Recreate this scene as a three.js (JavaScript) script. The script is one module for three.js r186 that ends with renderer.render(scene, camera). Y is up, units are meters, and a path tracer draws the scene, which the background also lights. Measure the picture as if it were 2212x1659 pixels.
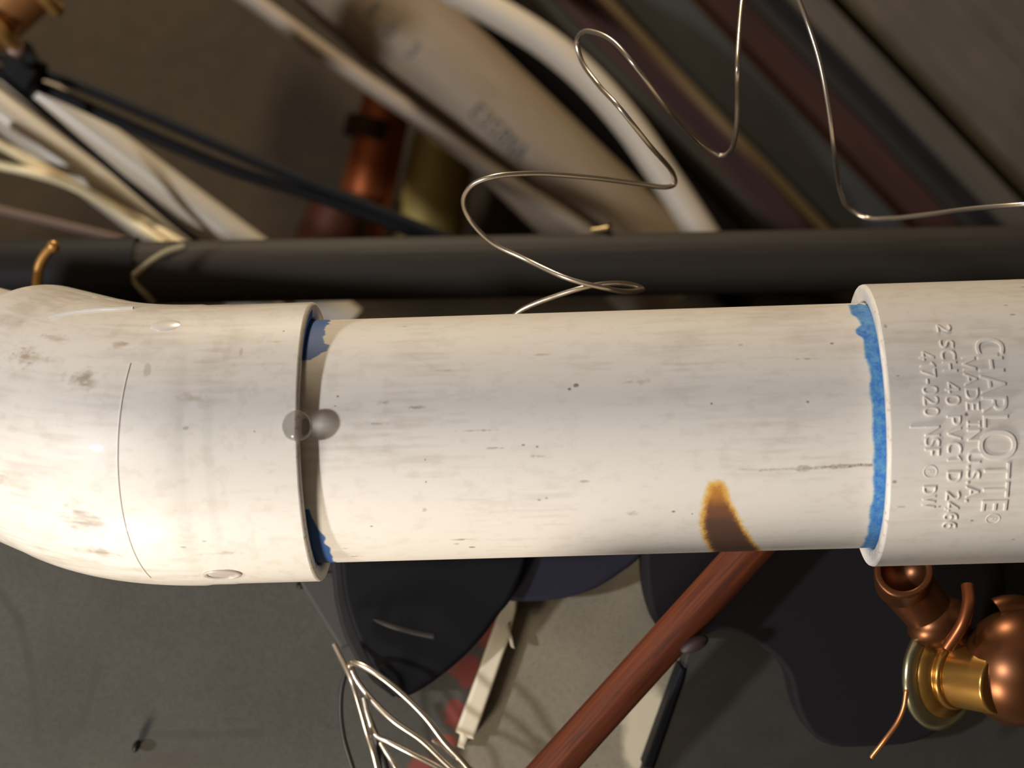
import * as THREE from 'three';
import { mergeGeometries, mergeVertices } from 'three/addons/utils/BufferGeometryUtils.js';
import { TextGeometry } from 'three/addons/geometries/TextGeometry.js';
import { FontLoader } from 'three/addons/loaders/FontLoader.js';
import { RoundedBoxGeometry } from 'three/addons/geometries/RoundedBoxGeometry.js';

// ------------------------------------------------------------------ camera, lamps, exposure
const scene = new THREE.Scene();
scene.background = new THREE.Color(0, 0, 0);
const EYE = new THREE.Vector3(0, 1.0, 0.45), F = 3915, W = 2212, H = 1659;
const camera = new THREE.PerspectiveCamera(2 * Math.atan(H / 2 / F) * 180 / Math.PI, W / H, 0.02, 20);
camera.position.copy(EYE);
camera.lookAt(0, 1.0, 0);
camera.focus = 0.452;
camera.userData.fStop = 12;
scene.add(camera);
const renderer = new THREE.WebGLRenderer({ antialias: true });
renderer.toneMapping = THREE.LinearToneMapping;
renderer.toneMappingExposure = 1.0;
renderer.shadowMap.enabled = true;
const LAMPS = {
  work: { at: [-0.24, 0.62, 0.12], color: [1, 0.88, 0.74], cd: 0.585, soft: 2.0 },
  bulb: { at: [-0.12, 1.72, -0.22], color: [1, 0.82, 0.58], cd: 1.0, soft: 1.6 },
  torch: { at: [-1.0, 0.95, 0.95], color: [0.95, 0.96, 1.0], cd: 4.4, soft: 2.0 },
};

// ------------------------------------------------------------------ helpers
const V = (x, y, z) => new THREE.Vector3(x, y, z);
const P = (px, py, d) => V((px - W / 2) / F * d, EYE.y - (py - H / 2) / F * d, EYE.z - d);   // a spot measured on the photograph, at a distance
const PX = (n, d) => n / F * d;
let seed = 7;
const rnd = () => { seed = (seed * 1664525 + 1013904223) >>> 0; return seed / 4294967296; };
function h2(x, y, s) { let n = Math.imul(x, 374761393) + Math.imul(y, 668265263) + Math.imul(s, 1274126177); n = Math.imul(n ^ (n >>> 13), 1274126177); return ((n ^ (n >>> 16)) >>> 0) / 4294967296; }
function noise(x, y, s = 0) {
  const xi = Math.floor(x), yi = Math.floor(y), fx = x - xi, fy = y - yi, u = fx * fx * (3 - 2 * fx), v = fy * fy * (3 - 2 * fy);
  return (h2(xi, yi, s) * (1 - u) + h2(xi + 1, yi, s) * u) * (1 - v) + (h2(xi, yi + 1, s) * (1 - u) + h2(xi + 1, yi + 1, s) * u) * v;
}
const fbm = (x, y, s = 0) => noise(x, y, s) * 0.5 + noise(x * 2.1, y * 2.1, s + 1) * 0.27 + noise(x * 4.3, y * 4.3, s + 2) * 0.15 + noise(x * 8.9, y * 8.9, s + 3) * 0.08;
const sstep = (a, b, x) => { const t = Math.min(1, Math.max(0, (x - a) / (b - a))); return t * t * (3 - 2 * t); };
const s2l = (c) => c <= 0.04045 ? c / 12.92 : Math.pow((c + 0.055) / 1.055, 2.4);
const RGB = (r, g, b) => new THREE.Color().setRGB(s2l(r / 255), s2l(g / 255), s2l(b / 255));
function texture(w, h, fn, srgb = true) {           // fn(u, v, out) writes 0..255
  const data = new Uint8Array(w * h * 4), o = [0, 0, 0];
  for (let j = 0; j < h; j++) for (let i = 0; i < w; i++) {
    fn((i + 0.5) / w, (j + 0.5) / h, o);
    const k = (j * w + i) * 4;
    for (let c = 0; c < 3; c++) data[k + c] = Math.max(0, Math.min(255, o[c]));
    data[k + 3] = 255;
  }
  const t = new THREE.DataTexture(data, w, h);
  t.magFilter = THREE.LinearFilter; t.minFilter = THREE.LinearMipmapLinearFilter; t.generateMipmaps = true;
  t.wrapS = t.wrapT = THREE.MirroredRepeatWrapping;
  if (srgb) t.colorSpace = THREE.SRGBColorSpace;
  t.needsUpdate = true;
  return t;
}
const lerp3 = (o, c, k) => { for (let i = 0; i < 3; i++) o[i] += (c[i] - o[i]) * k; };
const M = (c, roughness = 0.6, metalness = 0, more = {}) => new THREE.MeshPhysicalMaterial({ color: c, roughness, metalness, ...more });

const used = {};
function numbered(n) { const k = used[n] = (used[n] ?? -1) + 1; return k ? n + '_' + String(k).padStart(3, '0') : n; }
function tag(o, label, category, group, kind) { Object.assign(o.userData, { label }); if (category) o.userData.category = category; if (group) o.userData.group = group; if (kind) o.userData.kind = kind; return o; }
function thing(name, label, category, at = null, group = null) {
  const g = new THREE.Group(); g.name = numbered(name); if (at) g.position.copy(at); scene.add(g);
  return tag(g, label, category, group);
}
function mesh(name, geo, m, parent = scene) {
  const o = new THREE.Mesh(geo, m); o.name = parent === scene ? numbered(name) : name;
  o.castShadow = o.receiveShadow = true; parent.add(o); return o;
}
function struct(name, geo, m, label) { const o = mesh(name, geo, m); o.userData.kind = 'structure'; if (label) o.userData.label = label; return o; }
const box = (w, h, d, x, y, z) => new THREE.BoxGeometry(w, h, d).translate(x, y, z);
function rodGeo(a, b, r0, r1 = r0, seg = 40) {
  const d = b.clone().sub(a), L = d.length(), g = new THREE.CylinderGeometry(r1, r0, L, seg, 1);
  g.applyQuaternion(new THREE.Quaternion().setFromUnitVectors(V(0, 1, 0), d.normalize()));
  return g.translate((a.x + b.x) / 2, (a.y + b.y) / 2, (a.z + b.z) / 2);
}
function lathe(pts, seg = 96) { return new THREE.LatheGeometry(pts.map((p) => new THREE.Vector2(p[0], p[1])), seg); }
function wireGeo(pts, r, n = 160, seg = 10) { return new THREE.TubeGeometry(new THREE.CatmullRomCurve3(pts, false, 'centripetal'), n, r, seg); }
function capped(pts, r, n, seg = 14) {               // a cable with rounded ends
  const c = new THREE.CatmullRomCurve3(pts, false, 'centripetal');
  return mergeGeometries([new THREE.TubeGeometry(c, n, r, seg), ...[0, 1].map((t) => { const q = c.getPointAt(t); return new THREE.SphereGeometry(r, seg, 10).translate(q.x, q.y, q.z); })]);
}
function sweep(pts, radii, nv = 96, closeEnds = false) {            // skin of circles along a line; uv in (length, angle/2pi)
  const n = pts.length, pos = [], uv = [], idx = [], T = [];
  for (let i = 0; i < n; i++) T.push(pts[Math.min(n - 1, i + 1)].clone().sub(pts[Math.max(0, i - 1)]).normalize());
  let N = V(0, 0, 1).sub(T[0].clone().multiplyScalar(T[0].z)).normalize(), s = 0;
  for (let i = 0; i < n; i++) {
    if (i) { s += pts[i].distanceTo(pts[i - 1]); const q = new THREE.Quaternion().setFromUnitVectors(T[i - 1], T[i]); N.applyQuaternion(q); }
    const B = N.clone().cross(T[i]).normalize();
    for (let j = 0; j <= nv; j++) {
      const a = j / nv * 2 * Math.PI - Math.PI, p = pts[i].clone().addScaledVector(N, Math.cos(a) * radii[i]).addScaledVector(B, Math.sin(a) * radii[i]);
      pos.push(p.x, p.y, p.z); uv.push(s, j / nv);
    }
  }
  for (let i = 0; i < n - 1; i++) for (let j = 0; j < nv; j++) { const a = i * (nv + 1) + j, b = a + nv + 1; idx.push(a, b, a + 1, b, b + 1, a + 1); }
  const g = new THREE.BufferGeometry();
  g.setAttribute('position', new THREE.Float32BufferAttribute(pos, 3)); g.setAttribute('uv', new THREE.Float32BufferAttribute(uv, 2)); g.setIndex(idx); g.computeVertexNormals();
  const na = g.attributes.normal;                                    // close the seam's normals
  for (let i = 0; i < n; i++) { const a = i * (nv + 1), b = a + nv; const v = V(na.getX(a) + na.getX(b), na.getY(a) + na.getY(b), na.getZ(a) + na.getZ(b)).normalize(); na.setXYZ(a, v.x, v.y, v.z); na.setXYZ(b, v.x, v.y, v.z); }
  return g;
}
function slab(outline, d, thick, bevel, segs = 6) {                  // outline measured on the photograph at distance d, front face there
  const pts = outline.map(([x, y]) => { const p = P(x, y, d); return new THREE.Vector2(p.x, p.y); });
  const sh = new THREE.Shape(); sh.setFromPoints(pts);
  const g = new THREE.ExtrudeGeometry(sh, { depth: thick - 2 * bevel, bevelEnabled: bevel > 0, bevelThickness: bevel, bevelSize: bevel, bevelOffset: -bevel, bevelSegments: segs, curveSegments: 24 });
  return g.translate(0, 0, EYE.z - d - thick + bevel);
}
function smooth(list, n = 90) { return new THREE.CatmullRomCurve3(list.map(([x, y]) => V(x, y, 0)), true, 'centripetal').getPoints(n).slice(0, -1).map((p) => [p.x, p.y]); }

// ------------------------------------------------------------------ room shell
const KZ = -0.08, KTOP = 0.966;                                      // front face and top of the low grey wall
{
  const dark = M(RGB(92, 80, 66), 0.9), ceilM = M(RGB(96, 82, 64), 0.9);
  const backTex = texture(1024, 512, (u, v, o) => {
    const x = u * 60, y = v * 30, n = fbm(x * 0.16, y * 0.5, 3), g = noise(x * 5, y * 22, 9), sp = noise(u * 900, v * 450, 4);
    o[0] = 40 + 32 * n + 8 * (g - 0.5) + 7 * (sp - 0.5); o[1] = 31 + 25 * n + 7 * (g - 0.5) + 6 * (sp - 0.5); o[2] = 18 + 14 * n + 6 * (g - 0.5) + 6 * (sp - 0.5);
  });
  struct('wall_back', box(2.62, 2.1, 0.04, 0, 1.0, -0.64), M(0xffffff, 0.85, 0, { map: backTex }), 'dark brown wall far behind the pipes');
  struct('wall_left', box(0.04, 2.1, 2.28, -1.30, 1.0, 0.48), dark);
  struct('wall_right', box(0.04, 2.1, 2.28, 1.30, 1.0, 0.48), dark);
  struct('wall_front', box(2.62, 2.1, 0.04, 0, 1.0, 1.6), dark);
  struct('floor', box(2.62, 0.04, 2.3, 0, -0.03, 0.48), M(RGB(90, 86, 78), 0.95));
  struct('ceiling', box(2.62, 0.04, 2.3, 0, 2.03, 0.48), ceilM);

  // low grey wall, face texture 0.5 m x 0.2 m, mirrored beyond
  const redSpots = [[1050, 1362, 34, 62], [1012, 1440, 56, 46], [985, 1550, 42, 40], [960, 1600, 40, 22], [905, 1650, 40, 26], [1075, 1335, 16, 30]];
  const TW = 0.5, TH = 0.2, X0 = -0.25, Y0 = 0.775;
  const cracks = [[[0, 1280], [42, 1340], [62, 1420], [74, 1500], [82, 1600]], [[212, 1440], [196, 1500], [178, 1560], [136, 1596]], [[318, 1588], [420, 1586], [560, 1584]]];
  const knee = texture(1800, 720, (u, v, o) => {
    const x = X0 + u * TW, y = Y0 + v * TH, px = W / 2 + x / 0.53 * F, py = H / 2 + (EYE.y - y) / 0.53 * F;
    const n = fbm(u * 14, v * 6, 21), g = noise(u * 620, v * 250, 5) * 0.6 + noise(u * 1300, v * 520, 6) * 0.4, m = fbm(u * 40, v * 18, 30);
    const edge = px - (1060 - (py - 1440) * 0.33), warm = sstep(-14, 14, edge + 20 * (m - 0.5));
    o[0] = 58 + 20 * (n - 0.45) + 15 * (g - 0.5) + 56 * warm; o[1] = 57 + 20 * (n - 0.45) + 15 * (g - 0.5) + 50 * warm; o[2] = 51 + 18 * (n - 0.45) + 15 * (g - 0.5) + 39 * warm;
    if (g > 0.86) lerp3(o, [36, 34, 31], 0.4); else if (g < 0.13) lerp3(o, [96, 91, 80], 0.35);
    for (const c of cracks) for (let i = 0; i < c.length - 1; i++) {
      const [ax, ay] = c[i], [bx, by] = c[i + 1], t = Math.max(0, Math.min(1, ((px - ax) * (bx - ax) + (py - ay) * (by - ay)) / ((bx - ax) ** 2 + (by - ay) ** 2)));
      const d = Math.hypot(px - ax - t * (bx - ax), py - ay - t * (by - ay)) + 12 * (m - 0.5);
      if (d < 14) lerp3(o, [50, 46, 40], 0.6 * (1 - sstep(4, 14, d)));
    }
    let r = 0;
    for (const [cx, cy, a, b] of redSpots) { const d = Math.hypot((px - cx) / a, (py - cy) / b); r = Math.max(r, 1 - sstep(0.6, 1.05, d + 1.7 * (m - 0.42) + 0.5 * (g - 0.5))); }
    if (r > 0) lerp3(o, [120, 44, 38], 0.85 * r);
    const smear = (1 - sstep(0.5, 1.0, Math.hypot((px - 1392) / 52, (py - 1600) / 130) + 1.1 * (m - 0.45))) * 0.75;
    if (smear > 0) lerp3(o, [200, 190, 166], smear);
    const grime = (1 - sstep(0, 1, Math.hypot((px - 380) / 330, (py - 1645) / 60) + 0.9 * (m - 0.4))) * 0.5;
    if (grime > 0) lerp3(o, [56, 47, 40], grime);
  });
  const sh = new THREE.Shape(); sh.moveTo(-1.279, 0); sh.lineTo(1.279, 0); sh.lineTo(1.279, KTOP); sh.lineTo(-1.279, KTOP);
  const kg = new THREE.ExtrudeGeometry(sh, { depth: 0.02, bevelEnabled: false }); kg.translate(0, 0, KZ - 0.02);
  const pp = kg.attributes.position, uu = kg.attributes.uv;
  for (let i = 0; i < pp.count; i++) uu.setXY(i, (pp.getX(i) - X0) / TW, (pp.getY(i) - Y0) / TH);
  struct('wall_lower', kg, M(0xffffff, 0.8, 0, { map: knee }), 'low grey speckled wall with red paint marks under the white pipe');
}

// ------------------------------------------------------------------ lamps (outside the frame)
function lamp(name, label, cfg, r, base) {
  const t = thing(name, label, 'lamp', V(...cfg.at));
  const glow = M(new THREE.Color(...cfg.color), 0.4, 0, { emissive: new THREE.Color(...cfg.color), emissiveIntensity: 6 });
  mesh('bulb', new THREE.SphereGeometry(r, 24, 16), glow, t).castShadow = false;
  base(t);
  const l = new THREE.PointLight(new THREE.Color(...cfg.color), cfg.cd, 0, 2);
  l.castShadow = true; l.shadow.radius = cfg.soft; l.shadow.bias = -0.0005; l.name = name + '_light'; t.add(l);
}
const lampBlack = M(RGB(30, 30, 32), 0.5);
lamp('work_lamp', 'small work lamp on a black stand, low in front of the grey wall', LAMPS.work, 0.012, (t) => {
  mesh('stand', mergeGeometries([rodGeo(V(0, -0.62, 0), V(0, -0.013, 0), 0.006), new THREE.CylinderGeometry(0.05, 0.055, 0.012, 32).translate(0, -0.623, 0)]), lampBlack, t);
});
lamp('ceiling_bulb', 'bare warm bulb hanging from the ceiling above the pipes', LAMPS.bulb, 0.03, (t) => {
  mesh('socket', lathe([[0, 0.29], [0.03, 0.289], [0.03, 0.28], [0.008, 0.275], [0.008, 0.09], [0.018, 0.085], [0.018, 0.03], [0, 0.03]], 32), lampBlack, t);
});
lamp('torch', 'cool white torch on a black stand beside the camera', LAMPS.torch, 0.006, (t) => {
  mesh('stand', mergeGeometries([rodGeo(V(0, -0.95, 0), V(0, -0.007, 0), 0.005), new THREE.CylinderGeometry(0.06, 0.065, 0.012, 32).translate(0, -0.953, 0)]), lampBlack, t);
});

// ------------------------------------------------------------------ white plastic pipe run: x along the pipe, z towards the eye
const O = P(1106, 941, 0.45);
const ax = V(1, 0.0305, 0.033).normalize(), az = V(0, 0, 1).addScaledVector(ax, -ax.z).normalize(), ay = az.clone().cross(ax);
const basis = new THREE.Matrix4().makeBasis(ax, ay, az).setPosition(O);
const place = (t) => { t.matrixAutoUpdate = true; t.position.setFromMatrixPosition(basis); t.quaternion.setFromRotationMatrix(basis); return t; };
const RP = 0.03015, RH = 0.0347, SL = -0.0479, SR = 0.0868;          // pipe and socket radii, socket mouths
function onPipe(px, py, R) {                                          // photograph -> (length along, turn) on a cylinder of the run
  const dir = P(px, py, 1).sub(EYE), o = EYE.clone().sub(O), dx = dir.dot(ay), dz = dir.dot(az), ox = o.dot(ay), oz = o.dot(az);
  const a = dx * dx + dz * dz, b = ox * dx + oz * dz, c = ox * ox + oz * oz - R * R, D = Math.max(0, b * b - a * c), t = (-b - Math.sqrt(D)) / a;
  const p = o.addScaledVector(dir, t);
  return [p.dot(ax), Math.atan2(p.dot(ay), p.dot(az))];
}
const PVC = [232, 226, 216];
function pvcGrain(s, a, o, k = 1) {                                   // s, a in mm: handling dirt, fine streaks
  const n = fbm(s * 0.045, a * 0.06, 41), st = noise(s * 0.10, a * 1.1, 43) * 0.7 + noise(s * 0.3, a * 2.4, 44) * 0.3, g = noise(s * 5, a * 5, 45), p = fbm(s * 0.32, a * 0.5, 47);
  o[0] = PVC[0]; o[1] = PVC[1]; o[2] = PVC[2];
  const d = k * (0.20 * sstep(0.46, 0.80, n * 0.68 + st * 0.32) + 0.07 * sstep(0.52, 0.78, p)) + 0.03 * (g - 0.5);
  lerp3(o, [146, 130, 112], d);
}
function specks(list, R) { return list.map(([px, py, w, h, k = 0.8, c = [92, 78, 66]]) => { const [s, t] = onPipe(px, py, R); return [s * 1000, t * R * 1000, w / 11, h / 11, k * 0.75, c]; }); }
function drawSpecks(list, s, a, o, m) { for (const [cs, ca, w, h, k, c] of list) { const dx = (s - cs) / w, dy = (a - ca) / h; if (dx > -1.6 && dx < 1.6 && dy > -1.6 && dy < 1.6) { const big = w > 1.6, d = Math.hypot(dx, dy) + (big ? 1.6 : 0.9) * (m - 0.5); if (d < 1) lerp3(o, c, k * (1 - sstep(big ? 0 : 0.5, 1, d)) * (big ? 0.5 + 1.5 * noise(s * 0.5, a * 1.6, 17) : 1)); } } }
const pvcMat = (map, more = {}) => M(0xffffff, 0.5, 0, { map, ...more });

// straight length of pipe
{
  const S0 = -0.062, S1 = 0.100;
  const sp = specks([[1245, 832, 9, 7], [1230, 840, 5, 4], [1797, 742, 6, 4], [1745, 868, 5, 4], [1537, 872, 4, 4], [1455, 1105, 6, 4, 0.9], [1130, 961, 6, 3], [1160, 965, 5, 3], [918, 993, 3, 3], [920, 1041, 4, 3], [803, 1137, 4, 3], [1180, 1076, 5, 4, 0.5], [1165, 1080, 5, 4, 0.5],
    [917, 1102, 7, 7, 0.4, [140, 110, 70]], [1390, 824, 24, 12, 0.35, [140, 122, 100]], [1362, 826, 20, 5, 0.3, [140, 122, 100]], [730, 856, 4, 3], [724, 877, 4, 2], [1868, 718, 7, 4, 0.7], [1600, 745, 8, 6, 0.3], [1262, 1040, 16, 5, 0.4], [1030, 930, 60, 3, 0.35], [1070, 968, 40, 4, 0.35], [1160, 985, 30, 5, 0.3], [1370, 1110, 22, 14, 0.25, [120, 104, 96]], [1690, 670, 30, 5, 0.25, [150, 124, 96]], [1170, 766, 40, 4, 0.35, [150, 124, 90]], [960, 800, 30, 4, 0.35, [150, 124, 90]], [870, 705, 20, 4, 0.25], [1745, 775, 34, 4, 0.3], [1495, 1110, 3, 3], [1513, 1130, 5, 4, 0.9],
    [1000, 1165, 26, 6, 0.5, [120, 100, 70]], [1020, 1182, 10, 4, 0.8, [90, 72, 54]], [985, 1175, 12, 4, 0.5, [120, 100, 70]], [745, 1185, 10, 3, 0.5, [110, 94, 74]], [765, 1202, 12, 4, 0.6, [100, 84, 64]], [830, 870, 18, 8, 0.3], [900, 880, 26, 5, 0.3], [820, 915, 40, 4, 0.25]], RP);
  // heat mark: rows of (row height, first edge, second edge) measured on the photograph, kept as pipe length / turn
  const burn = [[1040, 1530, 1566], [1060, 1522, 1574], [1085, 1516, 1582], [1110, 1511, 1594], [1135, 1510, 1606], [1160, 1516, 1622], [1180, 1525, 1636], [1190, 1533, 1645]].map(([y, a, b]) => { const [s0, t] = onPipe(a, y, RP), [s1] = onPipe(b, y, RP); return [t * RP * 1000, s0 * 1000, s1 * 1000]; });
  const line = [[1595, 1014], [1640, 1016], [1720, 1012], [1780, 1010], [1835, 1006], [1885, 1004]].map(([x, y]) => { const [s, t] = onPipe(x, y, RP); return [s * 1000, t * RP * 1000]; });
  const top = onPipe(700, 770, RP)[1] * RP * 1000, patch = onPipe(694, 752, RP).map((q, i) => i ? q * RP * 1000 : q * 1000), low = onPipe(680, 1100, RP)[1] * RP * 1000;
  const map = texture(2048, 1400, (u, v, o) => {
    const s = (S0 + u * (S1 - S0)) * 1000, t = (v * 2 - 1) * Math.PI, a = t * RP * 1000;
    pvcGrain(s, a, o);
    if (Math.abs(t) > 1.75) return;
    const m = fbm(s * 0.9, a * 0.9, 51), f = noise(s * 3, a * 3, 52);
    drawSpecks(sp, s, a, o, m);
    for (let i = 0; i < line.length - 1; i++) if (s > line[i][0] && s <= line[i + 1][0]) {
      const k = (s - line[i][0]) / (line[i + 1][0] - line[i][0]), y = line[i][1] + k * (line[i + 1][1] - line[i][1]) + 0.5 * (m - 0.5), w = 0.25 + 0.9 * (i > 1 && i < 4 ? noise(s * 0.8, 3, 5) : 0.2);
      const q = Math.abs(a - y) / w; if (q < 1) lerp3(o, [92, 78, 62], (0.14 + 0.10 * i) * (1 - q * q) * (0.4 + f));
    }
    if (a < burn[0][0] + 1.5) {
      let lo = 0, hi = 0, ok = false;
      for (let i = 0; i < burn.length - 1; i++) if (a <= burn[i][0] && a > burn[i + 1][0]) { const k = (a - burn[i][0]) / (burn[i + 1][0] - burn[i][0]); lo = burn[i][1] + k * (burn[i + 1][1] - burn[i][1]); hi = burn[i][2] + k * (burn[i + 1][2] - burn[i][2]); ok = true; }
      if (a <= burn[7][0]) { lo = burn[7][1]; hi = burn[7][2]; ok = true; }
      if (!ok) { lo = burn[0][1]; hi = burn[0][2]; }
      const tip = burn[0][0] + 0.3 - a;
      const e = Math.min(s - lo, hi - s, tip) + 0.9 * (m - 0.45) + 0.5 * (f - 0.5);     // mm inside the outline
      if (e > -0.4) {
        lerp3(o, [228, 176, 84], sstep(-0.5, 1.2, e));
        lerp3(o, [186, 124, 52], sstep(0.6, 2.6, e));
        const deep = sstep(3.6, 8.5, tip + 1.2 * (m - 0.5));
        lerp3(o, [120, 76, 48], deep * sstep(0.5, 2.4, e));
        lerp3(o, [92, 64, 50], sstep(9, 13, tip + 1.5 * (m - 0.5)) * sstep(0.7, 2.6, e));
      }
    }
    // primer left on the pipe at both sockets
    const inR = s - (SR * 1000 - 3.0 - 2.2 * sstep(14, 26, a) * noise(s * 0.3, a * 0.35, 61) - 0.6 * (noise(3, a * 0.4, 62) - 0.5) - 0.2 * (noise(5, a * 3, 63) - 0.5));
    if (inR > 0 && a < 41 + 3 * noise(s, 2, 8)) lerp3(o, [38 + 40 * (m - 0.5) * 2, 116 + 40 * (m - 0.5) * 2, 196], 0.93 * sstep(0, 1.0, inR) * (0.88 + 0.24 * (f - 0.5)));
    if (a > top - 1) {
      const w = 3.7 + 1.3 * (1 - sstep(0.9, 1.9, Math.abs(a - patch[1]))) + 0.9 * (noise(7, a * 0.7, 64) - 0.5) + 0.25 * (noise(9, a * 2, 65) - 0.5) - 2.4 * sstep(top + 1.5, top - 1, a);
      const e = w - (s - SL * 1000 - 0.6); if (e > 0) lerp3(o, [32, 92, 176], 0.95 * sstep(0, 0.6, e));
    } else if (a < low) {
      const e = 0.4 + 3.0 * sstep(low, low - 14, a) + 1.2 * (noise(11, a * 0.4, 66) - 0.5) - (s - SL * 1000 - 0.6); if (e > 0) lerp3(o, [36, 84, 150], 0.95 * sstep(0, 0.7, e));
    }
  });
  const n = 60, pts = [], rad = []; for (let i = 0; i <= n; i++) { pts.push(V(S0 + (S1 - S0) * i / n, 0, 0)); rad.push(RP); }
  const g = sweep(pts, rad, 160); const uv = g.attributes.uv; for (let i = 0; i < uv.count; i++) uv.setX(i, uv.getX(i) / (S1 - S0));
  const t = place(thing('plastic_pipe', 'straight white plastic pipe with a brown scorch mark and blue primer at its ends', 'pipe'));
  mesh('pipe_wall', g, pvcMat(map, { roughness: 0.62 }), t);
}
// mouth ring of a socket: chamfered lip with blue primer smeared on it
function mouth(s0, dir, blue) {
  const map = texture(1024, 64, (u, v, o) => {
    pvcGrain(u * 200, v * 12, o, 1.6);
    const t = (u * 2 - 1) * Math.PI, deg = t * 180 / Math.PI, m = noise(u * 90, 2, 71) * 0.6 + noise(u * 300, 5, 72) * 0.4;
    const k = blue(deg, v, m); if (k > 0) lerp3(o, [30, 84, 165], k);
    else if (noise(u * 260, v * 4, 73) > 0.86) lerp3(o, [170, 150, 124], 0.5);
  });
  const prof = [[0.0290, 0.012], [0.0303, 0.010], [0.0305, 0.0012], [0.0312, 0.0002], [0.0338, 0], [0.0345, 0.00025], [RH, 0.0008]];
  const nv = 200, pos = [], uv = [], idx = [], L = prof.length;
  for (let i = 0; i < L; i++) for (let j = 0; j <= nv; j++) { const a = j / nv * 2 * Math.PI - Math.PI, w = 1 + 0.0022 * (noise(j * 0.35, i * 0.8, 74) - 0.5) * (j % nv ? 1 : 0); pos.push(s0 + dir * prof[i][1], Math.sin(a) * prof[i][0] * w, Math.cos(a) * prof[i][0] * w); uv.push(j / nv, i / (L - 1)); }
  for (let i = 0; i < L - 1; i++) for (let j = 0; j < nv; j++) { const a = i * (nv + 1) + j, b = a + nv + 1; idx.push(a, b, a + 1, b, b + 1, a + 1); }
  const g = new THREE.BufferGeometry(); g.setAttribute('position', new THREE.Float32BufferAttribute(pos, 3)); g.setAttribute('uv', new THREE.Float32BufferAttribute(uv, 2)); g.setIndex(idx); g.computeVertexNormals();
  return [g, pvcMat(map)];
}
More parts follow.
